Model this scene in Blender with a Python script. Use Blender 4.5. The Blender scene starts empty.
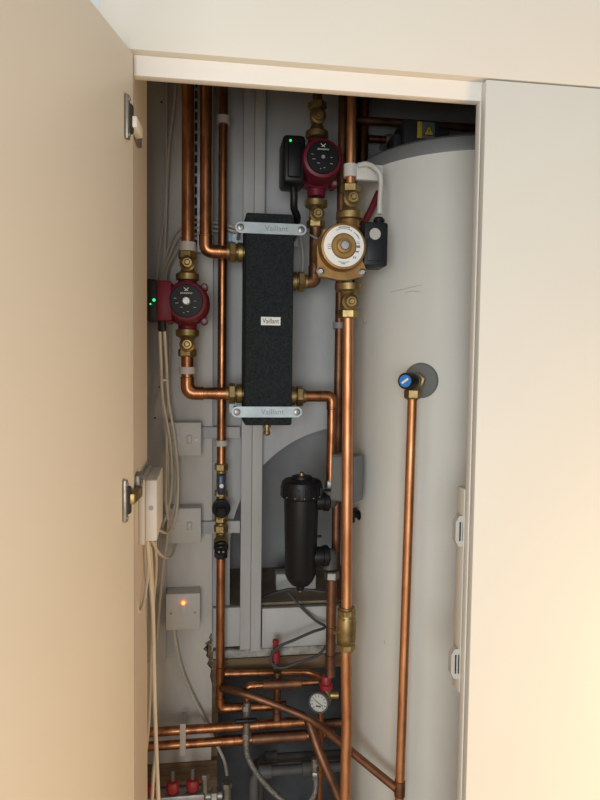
import bpy, bmesh, math, random
from mathutils import Vector as V, Matrix
random.seed(7)
PI = math.pi
scn = bpy.context.scene
COL = scn.collection

# ------------------------------------------------------------------ camera
FPX = 640.0
YAW, PITCH, ROLL = (math.radians(a) for a in (8.22, 3.29, 0.7335))
CAMP = V((0.0, -1.05, 1.45))
FW = V((math.sin(YAW)*math.cos(PITCH), math.cos(YAW)*math.cos(PITCH), -math.sin(PITCH)))
R0 = V((math.cos(YAW), -math.sin(YAW), 0)); U0 = R0.cross(FW)
RT = R0*math.cos(ROLL) + U0*math.sin(ROLL); UP = -R0*math.sin(ROLL) + U0*math.cos(ROLL)
cd = bpy.data.cameras.new('camera'); cam = bpy.data.objects.new('camera', cd); COL.objects.link(cam)
cd.sensor_fit = 'VERTICAL'; cd.sensor_height = 36.0; cd.lens = FPX*36/800; cd.clip_start = 0.02
M3 = Matrix((RT, UP, -FW)).transposed()
cam.matrix_world = Matrix.Translation(CAMP) @ M3.to_4x4()
scn.camera = cam

# ------------------------------------------------------------------ light and exposure
vs = scn.view_settings
vs.view_transform = 'Standard'; vs.look = 'None'; vs.gamma = 1.0; vs.exposure = 0.40
try: vs.use_curve_mapping = False
except Exception: pass
w = bpy.data.worlds.new('world'); scn.world = w; w.use_nodes = True
bg = w.node_tree.nodes['Background']; bg.inputs[0].default_value = (1.0, 0.985, 0.96, 1); bg.inputs[1].default_value = 0.30
def area_light(name, loc, target, sx, sy, power, col):
    ld = bpy.data.lights.new(name, 'AREA'); ld.shape = 'RECTANGLE'; ld.size = sx; ld.size_y = sy
    ld.energy = power; ld.color = col
    o = bpy.data.objects.new(name, ld); COL.objects.link(o); o.location = loc
    o.rotation_euler = (V(target)-V(loc)).to_track_quat('-Z', 'Y').to_euler()
    return o
area_light('window_daylight', (-0.75, -3.5, 1.25), (0.35, 0.3, 1.25), 1.7, 1.5, 60, (0.95, 0.985, 1.0))
area_light('warm_room_lamp', (1.65, -0.95, 0.42), (0.3, -0.15, 0.85), 0.5, 0.5, 20, (1.0, 0.62, 0.29))

# ------------------------------------------------------------------ pixel helpers
def ray(px, py): return FW*FPX + RT*(px-300) - UP*(py-400)
def P(px, py, Y):
    d = ray(px, py); return CAMP + d*((Y-CAMP.y)/d.y)
def onplane(px, py, p0, n):
    d = ray(px, py); return CAMP + d*((V(p0)-CAMP).dot(n)/d.dot(n))
def S(Y): return (Y+1.05)/FPX          # metres per pixel at depth Y

# ------------------------------------------------------------------ materials
def mat(name, col, rough=0.5, metal=0.0, var=0.0, col2=None, scale=8.0, bump=0.0, bscale=200.0, emit=None, es=0.0, spec=0.5, stretch=None, coat=0.0):
    m = bpy.data.materials.new(name); m.use_nodes = True
    nt = m.node_tree; b = nt.nodes['Principled BSDF']
    b.inputs['Roughness'].default_value = rough; b.inputs['Metallic'].default_value = metal
    b.inputs['Specular IOR Level'].default_value = spec
    if coat: b.inputs['Coat Weight'].default_value = coat
    c = (*col, 1)
    b.inputs['Base Color'].default_value = c
    if var or col2 or bump:
        tc = nt.nodes.new('ShaderNodeTexCoord'); src = tc.outputs['Object']
        if stretch:
            mp = nt.nodes.new('ShaderNodeMapping'); mp.inputs['Scale'].default_value = stretch
            nt.links.new(src, mp.inputs['Vector']); src = mp.outputs['Vector']
    if var or col2:
        n = nt.nodes.new('ShaderNodeTexNoise'); n.inputs['Scale'].default_value = scale; n.inputs['Detail'].default_value = 5
        n.inputs['Roughness'].default_value = 0.62
        nt.links.new(src, n.inputs['Vector'])
        r = nt.nodes.new('ShaderNodeValToRGB')
        c2 = col2 if col2 else tuple(x*(1-var) for x in col)
        r.color_ramp.elements[0].position = 0.36; r.color_ramp.elements[1].position = 0.62
        r.color_ramp.elements[0].color = (*c2, 1); r.color_ramp.elements[1].color = c
        nt.links.new(n.outputs['Fac'], r.inputs['Fac']); nt.links.new(r.outputs['Color'], b.inputs['Base Color'])
        if metal:
            mr = nt.nodes.new('ShaderNodeMapRange'); mr.inputs['To Min'].default_value = min(1, rough+0.18); mr.inputs['To Max'].default_value = rough
            nt.links.new(n.outputs['Fac'], mr.inputs['Value']); nt.links.new(mr.outputs['Result'], b.inputs['Roughness'])
    if bump:
        n2 = nt.nodes.new('ShaderNodeTexNoise'); n2.inputs['Scale'].default_value = bscale; n2.inputs['Detail'].default_value = 3
        nt.links.new(src, n2.inputs['Vector'])
        bp = nt.nodes.new('ShaderNodeBump'); bp.inputs['Strength'].default_value = bump; bp.inputs['Distance'].default_value = 0.002
        nt.links.new(n2.outputs['Fac'], bp.inputs['Height']); nt.links.new(bp.outputs['Normal'], b.inputs['Normal'])
    if emit:
        b.inputs['Emission Color'].default_value = (*emit, 1); b.inputs['Emission Strength'].default_value = es
    return m
M = dict(
 copper=mat('copper', (0.50, 0.225, 0.105), 0.28, 1.0, col2=(0.25, 0.10, 0.045), scale=13, stretch=(3, 3, 1)),
 copper_bright=mat('bright_copper', (0.74, 0.375, 0.19), 0.40, 1.0, col2=(0.50, 0.215, 0.095), scale=12, stretch=(3, 3, 0.8)),
 copper_old=mat('tarnished_copper', (0.29, 0.14, 0.08), 0.42, 0.9, col2=(0.135, 0.068, 0.042), scale=14),
 brass=mat('brass', (0.40, 0.285, 0.12), 0.38, 0.9, col2=(0.24, 0.165, 0.07), scale=30),
 bronze=mat('cast_bronze', (0.36, 0.21, 0.075), 0.45, 0.7, col2=(0.27, 0.15, 0.052), scale=25, bump=0.15, bscale=300),
 steel=mat('steel', (0.45, 0.45, 0.45), 0.38, 1.0, var=0.25, scale=40),
 galv=mat('galvanised_steel', (0.40, 0.45, 0.465), 0.42, 0.6, var=0.12, scale=30),
 nickel=mat('nickel', (0.36, 0.345, 0.31), 0.38, 0.9, var=0.3, scale=30),
 red=mat('red_paint', (0.14, 0.010, 0.022), 0.45, 0, var=0.25, scale=20, spec=0.3),
 redcap=mat('red_plastic', (0.27, 0.018, 0.022), 0.45),
 black=mat('black_plastic', (0.008, 0.008, 0.009), 0.45, spec=0.3),
 blackface=mat('black_face', (0.006, 0.006, 0.007), 0.5, spec=0.25),
 foam=mat('black_foam', (0.024, 0.029, 0.032), 0.85, col2=(0.009, 0.011, 0.013), scale=220, bump=0.9, bscale=420, spec=0.25),
 navy=mat('navy_plastic', (0.010, 0.022, 0.055), 0.35),
 blue=mat('blue_plastic', (0.03, 0.19, 0.55), 0.4),
 blueclip=mat('blue_label', (0.13, 0.34, 0.55), 0.5, col2=(0.45, 0.50, 0.52), scale=120),
 white=mat('white_plastic', (0.53, 0.515, 0.475), 0.45),
 cliplt=mat('clip_plastic', (0.47, 0.44, 0.40), 0.5),
 clipgrey=mat('grey_clip_plastic', (0.28, 0.28, 0.28), 0.5),
 paper=mat('paper_label', (0.80, 0.79, 0.75), 0.5),
 ink=mat('ink', (0.03, 0.03, 0.03), 0.6),
 labelink=mat('label_ink', (0.16, 0.16, 0.16), 0.6),
 dialpaper=mat('gauge_dial', (0.50, 0.50, 0.47), 0.5),
 faintink=mat('light_print', (0.45, 0.45, 0.45), 0.6),
 emboss=mat('embossed_print', (0.20, 0.225, 0.23), 0.5, 0.3),
 cable=mat('beige_cable', (0.56, 0.52, 0.44), 0.5, var=0.12, scale=10),
 greycable=mat('grey_cable', (0.045, 0.048, 0.048), 0.5),
 panel=mat('cream_panel', (0.70, 0.685, 0.62), 0.45, var=0.02, scale=2.5, spec=0.35),
 carcass=mat('shaded_carcass', (0.53, 0.485, 0.42), 0.5, var=0.03, scale=4),  # front-panel cream darkened; shade inside the opening put into the colour
 rail=mat('white_rail', (0.76, 0.74, 0.69), 0.5, var=0.02, scale=4),
 edge=mat('panel_edge', (0.60, 0.50, 0.38), 0.6),
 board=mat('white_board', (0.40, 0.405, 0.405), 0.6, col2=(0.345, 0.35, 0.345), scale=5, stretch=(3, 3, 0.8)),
 board_left=mat('warm_lit_board', (0.60, 0.575, 0.53), 0.6, col2=(0.53, 0.505, 0.465), scale=5, stretch=(3, 3, 0.8)),  # white board lightened and warmed to stand in for bounce off the door
 board2=mat('painted_timber', (0.45, 0.448, 0.435), 0.55, var=0.1, scale=7, stretch=(4, 4, 0.6)),
 plaster=mat('broken_plaster', (0.42, 0.41, 0.37), 0.9, col2=(0.20, 0.19, 0.17), scale=40, bump=0.8, bscale=120),
 greywall=mat('grey_plaster', (0.40, 0.41, 0.415), 0.8, col2=(0.33, 0.335, 0.335), scale=6, bump=0.2, bscale=60),
 sidewall=mat('side_plaster', (0.55, 0.52, 0.46), 0.7, var=0.1, scale=5),
 wood=mat('old_wood', (0.20, 0.135, 0.07), 0.75, col2=(0.12, 0.08, 0.045), scale=10, stretch=(0.5, 4, 9), bump=0.3, bscale=80),
 dust=mat('dusty_shelf', (0.33, 0.26, 0.18), 0.9, col2=(0.23, 0.185, 0.13), scale=14),
 tank=mat('tank_shell', (0.66, 0.66, 0.615), 0.42, col2=(0.61, 0.605, 0.555), scale=3.5, stretch=(1, 1, 0.5)),
 darkelbow=mat('dark_grey_casting', (0.07, 0.07, 0.065), 0.5, var=0.2, scale=30),
 lid=mat('grey_lid', (0.17, 0.18, 0.185), 0.5, var=0.15, scale=15),
 greybox=mat('grey_plastic', (0.15, 0.155, 0.153), 0.5),
 darkbox=mat('dark_grey_plastic', (0.035, 0.039, 0.043), 0.5, spec=0.3),
 pumpbox=mat('pump_box_plastic', (0.014, 0.016, 0.018), 0.45, spec=0.3),
 lowwall=mat('shaded_back_wall', (0.085, 0.09, 0.095), 0.85, col2=(0.05, 0.053, 0.056), scale=9, bump=0.5, bscale=40),  # back wall darkened; shade of the void below the ledge painted in
 greypipe=mat('grey_plastic_pipe', (0.12, 0.12, 0.118), 0.55, var=0.2, scale=20),
 braid=mat('braided_steel', (0.26, 0.25, 0.22), 0.5, 0.5, col2=(0.10, 0.095, 0.08), scale=260),
 yellow=mat('yellow_label', (0.62, 0.50, 0.04), 0.5),
 neon=mat('neon_light', (1, 0.12, 0.03), 0.4, emit=(1, 0.13, 0.02), es=5.0),
 led=mat('green_led', (0.02, 0.5, 0.1), 0.4, emit=(0.03, 0.9, 0.2), es=0.8),
 floor=mat('floor_carpet', (0.40, 0.34, 0.27), 0.95, var=0.2, scale=60),
 paint=mat('wall_paint', (0.72, 0.76, 0.77), 0.8),
 dark=mat('dark_slot', (0.02, 0.02, 0.02), 0.8),
 brownpen=mat('scuff', (0.30, 0.28, 0.24), 0.8),
)

# ------------------------------------------------------------------ mesh building
def frame(axis):
    a = V(axis).normalized()
    h = V((0, 0, 1)) if abs(a.z) < 0.9 else V((1, 0, 0))
    u = h.cross(a).normalized(); v = a.cross(u)
    return a, u, v
class MB:
    def __init__(s): s.v = []; s.f = []
    def add(s, vs_, fs):
        o = len(s.v); s.v += [V(x) for x in vs_]; s.f += [[i+o for i in f] for f in fs]; return s
    def box(s, c, size, bev=0.0, rot=None, seg=2):
        bm = bmesh.new(); bmesh.ops.create_cube(bm, size=1.0)
        bmesh.ops.scale(bm, vec=size, verts=bm.verts)
        if bev: bmesh.ops.bevel(bm, geom=bm.edges[:], offset=bev, segments=seg, profile=0.5, affect='EDGES')
        bm.verts.index_update()
        r = rot or Matrix.Identity(3)
        s.add([r @ v.co + V(c) for v in bm.verts], [[v.index for v in f.verts] for f in bm.faces]); bm.free(); return s
    def bb(s, a, b, bev=0.0):
        a = V(a); b = V(b); return s.box((a+b)/2, [abs(b[i]-a[i]) for i in range(3)], bev)
    def lathe(s, o, axis, prof, seg=24, ph=0.0):
        a, u, v = frame(axis); o = V(o); vs_ = []; fs = []
        for r, h in prof:
            for k in range(seg):
                t = 2*PI*k/seg+ph; vs_.append(o+a*h+(u*math.cos(t)+v*math.sin(t))*max(r, 1e-5))
        for i in range(len(prof)-1):
            for k in range(seg):
                k2 = (k+1) % seg; fs.append([i*seg+k, i*seg+k2, (i+1)*seg+k2, (i+1)*seg+k])
        if prof[0] != prof[-1]:
            fs.append([k for k in range(seg)][::-1]); n = (len(prof)-1)*seg; fs.append([n+k for k in range(seg)])
        return s.add(vs_, fs)
    def nut(s, c, axis, R, h, seg=6, ph=0.3):
        a = V(axis).normalized()
        return s.lathe(V(c)-a*h/2, a, [(R*.86, 0), (R, .14*h), (R, .86*h), (R*.86, h)], seg, ph)
    def cyl(s, c0, c1, r, seg=20, ch=0.0):
        d = V(c1)-V(c0); L = d.length
        pr = [(r-ch, 0), (r, ch), (r, L-ch), (r-ch, L)] if ch else [(r, 0), (r, L)]
        return s.lathe(c0, d, pr, seg)
    def tube(s, pts, r, bend=0.0, seg=14, smooth=False, sub=8):
        pts = [V(p) for p in pts]
        path = []
        if smooth and len(pts) > 2:
            q = [pts[0]*2-pts[1]]+pts+[pts[-1]*2-pts[-2]]
            for i in range(1, len(q)-2):
                for k in range(sub):
                    t = k/sub; a, b, c, d = q[i-1:i+3]
                    path.append(0.5*((2*b)+(c-a)*t+(2*a-5*b+4*c-d)*t*t+(3*b-a-3*c+d)*t**3))
            path.append(pts[-1])
        else:
            path.append(pts[0])
            for i in range(1, len(pts)-1):
                a = (pts[i-1]-pts[i]); b = (pts[i+1]-pts[i])
                L = min(bend*1.0, a.length*.49, b.length*.49)
                if L < 1e-4: path.append(pts[i]); continue
                a = a.normalized()*L; b = b.normalized()*L
                for k in range(9):
                    t = k/8; path.append(pts[i]+a*(1-t)**2+b*t*t)
            path.append(pts[-1])
        T = []
        for i in range(len(path)):
            d = path[min(i+1, len(path)-1)]-path[max(i-1, 0)]; T.append(d.normalized())
        _, u, v = frame(T[0]); vs_ = []; fs = []
        for i, p in enumerate(path):
            if i:
                u = (u-T[i]*u.dot(T[i])).normalized(); v = T[i].cross(u)
            for k in range(seg):
                t = 2*PI*k/seg; vs_.append(p+(u*math.cos(t)+v*math.sin(t))*r)
        for i in range(len(path)-1):
            for k in range(seg):
                k2 = (k+1) % seg; fs.append([i*seg+k, i*seg+k2, (i+1)*seg+k2, (i+1)*seg+k])
        fs.append([k for k in range(seg)][::-1]); n = (len(path)-1)*seg; fs.append([n+k for k in range(seg)])
        return s.add(vs_, fs)
    def prism(s, poly, vec):
        n = len(poly); vec = V(vec); a = [V(p) for p in poly]; b = [p+vec for p in a]
        fs = [list(range(n)), list(range(2*n-1, n-1, -1))]
        for i in range(n):
            j = (i+1) % n; fs.append([i, i+n, j+n, j])
        return s.add(a+b, fs)
    def build(s, name, m, parent=None, label=None, cat=None, group=None, kind=None, ang=35):
        me = bpy.data.meshes.new(name)
        if parent is None:
            xs = [v.x for v in s.v]; ys = [v.y for v in s.v]; zs = [v.z for v in s.v]
            org = V(((min(xs)+max(xs))/2, (min(ys)+max(ys))/2, min(zs)))
        else: org = ROOT[parent.name]
        me.from_pydata([tuple(v-org) for v in s.v], [], s.f)
        bm = bmesh.new(); bm.from_mesh(me); bmesh.ops.recalc_face_normals(bm, faces=bm.faces); bm.to_mesh(me); bm.free()
        me.materials.append(M[m] if isinstance(m, str) else m)
        for p in me.polygons: p.use_smooth = True
        me.set_sharp_from_angle(angle=math.radians(ang))
        o = bpy.data.objects.new(name, me); COL.objects.link(o)
        ROOT[o.name] = org
        if parent is None: o.location = org
        else: o.parent = parent
        if label: o['label'] = label
        if cat: o['category'] = cat
        if group: o['group'] = group
        if kind: o['kind'] = kind
        return o
ROOT = {}
def thing(name, label, cat, loc, group=None):
    o = bpy.data.objects.new(name, None); COL.objects.link(o); o.location = loc; o.empty_display_size = 0.02
    o['label'] = label; o['category'] = cat
    if group: o['group'] = group
    ROOT[o.name] = V(loc); return o
def struct(name, mb, m, parent=None):
    return mb.build(name, m, parent, kind=None if parent else 'structure')
def text(s, c, size, parent, m, right=(1, 0, 0), up=(0, 0, 1), depth=0.0004, name='lettering', width=None):
    cu = bpy.data.curves.new('t', 'FONT'); cu.body = s; cu.size = 1.0; cu.align_x = 'CENTER'; cu.align_y = 'CENTER'; cu.resolution_u = 2
    cu.extrude = 0.02
    ob = bpy.data.objects.new('t', cu); COL.objects.link(ob)
    dg = bpy.context.evaluated_depsgraph_get(); dg.update()
    me = ob.evaluated_get(dg).to_mesh()
    r = V(right).normalized(); u = V(up).normalized(); n = r.cross(u)
    xs = [v.co.x for v in me.vertices]; sx = size if not width else width/(max(xs)-min(xs))
    mb = MB(); mb.add([V(c)+r*v.co.x*sx+u*v.co.y*size+n*(v.co.z/0.04+0.5)*depth for v in me.vertices], [list(p.vertices) for p in me.polygons])
    ob.evaluated_get(dg).to_mesh_clear(); bpy.data.objects.remove(ob); bpy.data.curves.remove(cu)
    return mb.build(name, m, parent)
X, Y, Z = V((1, 0, 0)), V((0, 1, 0)), V((0, 0, 1))

# ------------------------------------------------------------------ room shell and cupboard
YB = 0.55          # face of the white boarding
YD = 0.86          # face of the masonry behind it
zt = P(300, 400, 0).z
ZA = 1.9245; ZB = 1.894       # bottom of the flap panel, bottom of the rail
XL, XR = -0.1165, 0.4515      # clear opening
struct('floor', MB().bb((-2.2, -4.2, -0.05), (3.2, 0.95, 0)), 'floor')
struct('wall_back', MB().bb((-0.36, YD, 0.70), (1.25, YD+0.06, 2.5)), 'greywall')
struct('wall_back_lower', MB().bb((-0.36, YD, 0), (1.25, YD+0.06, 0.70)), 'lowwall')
struct('wall_left', MB().bb((-0.36, 0.22, 0), (-0.152, YD, 2.5)), 'sidewall')
struct('wall_right', MB().bb((1.16, 0.02, 0), (1.25, YD, 2.5)), 'sidewall')
struct('ceiling', MB().bb((-0.36, 0.0, 2.40), (1.25, YD+0.06, 2.5)), 'greywall')
struct('wall_outer_left', MB().bb((-2.2, 0.02, 0), (-0.36, 0.22, 2.7)), 'paint')
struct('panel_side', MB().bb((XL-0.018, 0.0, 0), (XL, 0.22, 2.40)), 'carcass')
struct('panel_side_outer', MB().bb((-0.36, 0.0, 0), (XL-0.018, 0.018, 2.40)), 'paint')
struct('trim_1', MB().bb((XL, 0.0, ZB), (1.16, 0.018, 2.05), 0.0012), 'rail')
struct('trim_2', MB().bb((XR, 0.0, 0.0), (XR+0.07, 0.018, ZB), 0.0012), 'rail')
# keep strip on the inner side of the stile
zc0, zc1 = P(455, 690, 0.03).z, P(460, 488, 0.03).z
struct('trim_3', MB().bb((XR-0.001, 0.018, zc0), (XR+0.03, 0.052, zc1), 0.002), 'panel')
fp = MB().bb((P(99, 4, -.019).x, -0.019, ZA), (1.75, 0.0, 2.62), 0.0012)
fp.build('flap_panel', 'panel', label='long cream cupboard panel above the open doorway', cat='panel')
rd = thing('cupboard_door', 'closed cream cupboard door to the right of the opening', 'door', (1.05, -0.01, 0.1))
MB().bb((XR+0.0015, -0.019, 0.1), (1.65, 0.0, ZA-0.003), 0.0012).build('door_panel', 'panel', rd)

# open door
DA = math.radians(-105.3)
de = V((math.cos(DA), math.sin(DA), 0)); dn = V((-de.y, de.x, 0)); dn = dn if dn.x > 0 else -dn
hp = P(133, 54, -0.018)
hp = V((hp.x, hp.y, 0))
dr = thing('cupboard_door', 'open cream cupboard door swung out past square on its hinges', 'door', hp+V((0, 0, 0.1)))
rotd = Matrix((de, dn, Z)).transposed()
MB().box(hp+de*0.30-dn*0.010+Z*((0.1+ZA-0.006)/2), (0.60, 0.02, ZA-0.006-0.1), 0.0012, rotd).build('door_panel', 'panel', dr)
for (hx, hy, am) in ((125.5, 117, 'panel'), (123.5, 501, 'brass')):
    c = onplane(hx, hy, hp, dn)
    h = MB().box(c+dn*0.003, (0.011, 0.006, 0.066), 0.0025, rotd).build('hinge', 'nickel', dr)
    MB().box(c+dn*0.004-de*0.007, (0.016, 0.009, 0.044), 0.004, rotd).build('hinge_cup', 'dark', h)
    for q in (-1, 1): MB().lathe(c+dn*0.005+Z*q*0.026, dn, [(0.003, 0), (0.003, 0.0022), (0.001, 0.003)], 10).build('screw', 'steel', h)
    ay = hy+4.5 if hy < 300 else hy-2
    A_ = onplane(hx+1.5, ay, hp, dn)+dn*0.009; B_ = P(139, ay, 0.006); B_.z = A_.z; ac = (A_+B_)/2
    ax_ = (B_-A_).normalized(); az_ = Z; an_ = az_.cross(ax_)
    MB().box(ac, ((B_-A_).length, 0.012, 0.0165), 0.0015, Matrix((ax_, an_, az_)).transposed()).build('hinge_arm', am, h)
    zz_ = P(137, hy+(16 if hy < 300 else -18), 0.02).z
    MB().box((XL+0.004, 0.026, zz_), (0.008, 0.045, 0.030), 0.002).build('mounting_plate', 'nickel', h)
    MB().tube([ac+Y*.005, V((XL+.006, .02, zz_))], .004, seg=8).build('hinge_link', 'nickel', h)
    MB().lathe((XL+.008, .035, zz_), X, [(.004, 0), (.004, .002), (0, .0025)], 10).build('screw', 'steel', h)

# white boarding at the back
def vboard(name, x0, x1, ybm, ztop, zbot, yf, th, m='board2'):
    """upright board: pixel columns x0,x1 measured on row ybm"""
    a = P(x0, ybm, yf); b = P(x1, ybm, yf)
    return struct(name, MB().bb((a.x, yf, zbot), (b.x, yf+th, ztop), 0.0015), m)
zl = lambda py, yy=YB, px=230: P(px, py, yy).z
# left sheet with a broken right edge
xr = P(212, 380, YB).x; xl = -0.152
rag = [(212, 560), (212, 632), (209, 637), (210, 640), (205, 643), (206, 646), (203, 649), (207, 652), (206, 656), (209, 659), (207, 664), (211, 669), (210, 676), (212, 684), (212, 700), (211, 764)]
poly = [V((xl, YB, zl(764))), V((xl, YB, 2.40)), V((xr, YB, 2.40))]+[P(a, b, YB) for a, b in rag]
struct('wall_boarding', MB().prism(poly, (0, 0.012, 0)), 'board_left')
for k, (cx, cy, rr) in enumerate(((207, 641, .014), (205, 652, .012), (208, 663, .013))):
    pass
# torn plaster lumps along the break
pl = MB()
for k in range(26):
    p = P(203+random.random()*12, 634+random.random()*40, YB+0.010+random.random()*0.01)
    pl.lathe(p, (random.random()-.5, random.random()-.5, random.random()-.5), [(0.001, 0), (0.006*random.uniform(.5, 1), 0.004), (0.001, 0.009)], 6)
pl.build('broken_plaster', 'plaster', label='crumbling broken plaster at the torn edge of the white board', cat='plaster', kind='stuff')
# arched sheet: polygon in pixel space of its own plane, arc centre (350,545) radius 124
YA = YB+0.012
arc = []
xa0 = P(213, 380, YA).x; xa1 = P(352, 300, YA).x
cc = P(350, 545, YA); rr = 124*S(YA)
zb_ = zl(650, YA)
pts = [V((xa0, YA, 2.40)), V((xa0, YA, zb_)), V((cc.x-rr, YA, zb_))]
for k in range(25):
    t = PI-k/24*PI*0.5
    q = V((cc.x+rr*math.cos(t), YA, cc.z+rr*math.sin(t)))
    if q.x < xa1: pts.append(q)
pts += [V((xa1, YA, pts[-1].z)), V((xa1, YA, 2.40))]
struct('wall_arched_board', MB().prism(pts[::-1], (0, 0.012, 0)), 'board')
vboard('trim_4', 240.5, 251, 560, 2.40, zl(650), YB-0.010, 0.022)
vboard('trim_5', 251.3, 261.5, 560, 2.40, zl(650), YB-0.016, 0.028)
def hboard(name, x0, x1, y0, y1, yf, th, m='board2'):
    a = P(x0, (y0+y1)/2, yf); b = P(x1, (y0+y1)/2, yf); xm = (x0+x1)/2
    return struct(name, MB().bb((a.x, yf, P(xm, y1, yf).z), (b.x, yf+th, P(xm, y0, yf).z), 0.0015), m)
hboard('trim_6', 198, 240, 427, 438.5, YB-0.012, 0.020)
hboard('trim_7', 198, 240, 521.5, 533.5, YB-0.012, 0.020)
hboard('trim_8', 213, 240, 608, 647, YB-0.006, 0.018)
hboard('trim_9', 262, 352, 607, 647, YB-0.006, 0.018)
struct('trim_10', MB().bb((P(213, 652, YB-.012).x, YB-0.012, P(280, 656, YB-.012).z), (P(350, 652, YB-.012).x, YB+0.012, P(280, 648, YB-.012).z), 0.003), 'plaster')
hboard('trim_11', 213, 352, 656.5, 670, YB-0.004, 0.03, 'wood')
vboard('trim_12', 207.5, 218, 700, zl(632), zl(800)-0.05, YB+0.013, 0.03, 'wood')
hboard('trim_13', 120, 217, 764, 786, YB-0.004, 0.03, 'wood')
struct('trim_14', MB().bb((-.152, YB-0.022, zl(655)), (P(166, 380, YB-.02).x, YB, 2.40), 0.0015), 'board2')
tr = MB()
for (a, b) in ((160, 102), (158, 387), (153.5, 418)):
    tr = MB().lathe(P(a+1.5, b, YB-.0225), -Y, [(0.0026, 0), (0.0026, 0.0006)], 10)
    tr.build('screw_hole', 'dark', bpy.data.objects['trim_14'])
struct('shelf_alcove', MB().bb((xa0, YB+0.024, zl(607)-0.02), (P(352, 600, YB).x+0.05, YD, zl(607)-0.002)), 'dust')
struct('wall_alcove_left', MB().bb((xa0-0.03, YB+0.024, zl(607)), (xa0, YD, 2.40)), 'greywall')

# ------------------------------------------------------------------ hot water tank
TC = V((0.612, 0.457, 0)); TR = 0.26; TZ0, TZ1 = 1.886, 1.92
def tank_hit(px, py, off=0.0):
    d = ray(px, py); o = CAMP-TC; r = TR+off
    a = d.x*d.x+d.y*d.y; b = 2*(o.x*d.x+o.y*d.y); c = o.x*o.x+o.y*o.y-r*r
    D = b*b-4*a*c
    t = (-b-math.sqrt(max(D, 0)))/(2*a); p = CAMP+d*t
    n = V((p.x-TC.x, p.y-TC.y, 0)).normalized(); return p, n
tk = thing('hot_water_cylinder', 'large off-white hot water cylinder with a grey rim on top', 'water tank', TC)
MB().lathe(TC, Z, [(TR-.02, 0.0), (TR, 0.02), (TR, TZ0)], 96).build('tank_shell', 'tank', tk)
MB().lathe(TC+Z*TZ0, Z, [(TR+.001, 0), (TR+.002, .004), (TR+.001, TZ1-TZ0-.006), (TR-.006, TZ1-TZ0), (0.05, TZ1-TZ0+.006), (0.0, TZ1-TZ0+.006)], 96).build('tank_lid', 'lid', tk)
for pp in (((391, 292), (400, 290), (412, 287), (422, 285)), ((405, 293), (412, 291), (420, 292)), ((363, 318), (363.5, 323), (366, 324), (366.5, 321)), ((384, 640), (385, 644))):
    MB().tube([tank_hit(a, b)[0] for a, b in pp], 0.0006, seg=5).build('scuff_mark', 'brownpen', tk)
p, n = tank_hit(421, 380.5)
ro = MB().lathe(p-n*0.006, n, [(0.0375, 0), (0.0375, 0.008), (0.035, 0.0105), (0.012, 0.012), (0.012, 0.016), (0, 0.016)], 40).build('port_rosette', 'greybox', tk)

# draincock valve on the tank front
dv = thing('drain_valve', 'brass angle valve with a black cap and blue end on the tank rosette', 'valve', p)
b0 = p+n*0.012; b1 = p+n*0.050
MB().cyl(b0, b1, 0.0105, 18).build('body', 'brass', dv)
MB().nut(p+n*0.020, n, 0.0165, 0.010).build('nut', 'brass', dv)
MB().lathe(b1-n*.018, n, [(0.009, 0), (0.0145, .004), (0.0145, .03), (0.010, .034)], 20).build('elbow_body', 'brass', dv)
vx = P(411, 393, b1.y).x
pv = b1-n*.003
MB().cyl(pv+V((0, 0, -.005)), V((pv.x, pv.y, P(411, 400, b1.y).z)), 0.0115, 18).build('outlet', 'brass', dv)
nz = P(411, 394, b1.y).z
MB().nut(V((pv.x, pv.y, nz)), Z, 0.0175, 0.020).build('compression_nut', 'brass', dv)
ca = (P(403.5, 381, pv.y-.045)-pv).normalized()
cap = MB().lathe(pv+ca*0.010, ca, [(0.0145, 0), (0.0178, .003), (0.0178, .014), (0.0168, .016), (0.0168, .033), (0.015, .036), (0.0135, .036)], 24).build('cap', 'black', dv)
MB().lathe(pv+ca*0.0455, ca, [(0.0128, 0), (0.0120, .002)], 24).build('cap_face', 'blue', cap)
_, u, v = frame(ca)
MB().box(pv+ca*0.0478, (0.016, 0.004, 0.0008), 0, Matrix(((u*.8+v*.6), (v*.8-u*.6), ca)).transposed()).build('cap_mark', 'paper', cap)

# ------------------------------------------------------------------ pipe makers
def pipe(label, runs, m='copper', name='copper_pipe', cat='pipe', bends=(), parts=(), bend=0.02):
    """runs: list of (points, radius). bends: (corner, a, b, r) elbows. parts: (name, MB, mat)"""
    q = V(runs[0][0][0]); zmin = min(V(p).z for r in runs for p in r[0])
    if len(runs) == 1 and not bends and not parts:
        return MB().tube(runs[0][0], runs[0][1], bend).build(name, m, label=label, cat=cat)
    t = thing(name, label, cat, (q.x, q.y, zmin))
    for pts, r in runs: MB().tube(pts, r, bend).build('tube', m, t)
    for c, a, b, r in bends:
        c = V(c); a = (V(a)-c).normalized(); b = (V(b)-c).normalized(); L = r*2.6
        e = MB().tube([c+a*L, c, c+b*L], r+.0014, L*.75).build('elbow', m, t)
        for d in (a, b):
            k = MB().lathe(c+d*(L-.004), d, [(r+.0012, 0), (r+.0022, .001), (r+.0022, .0035), (r+.0012, .0045)], 16).build('solder_collar', m, t)
    for nm, mb, mm in parts: mb.build(nm, mm, t)
    return t
def coupling(c, axis, r, L=0.03):
    a = V(axis).normalized(); return MB().lathe(V(c)-a*L/2, a, [(r+.0002, 0), (r+.0016, .001), (r+.0016, L-.001), (r+.0002, L)], 18)
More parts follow.
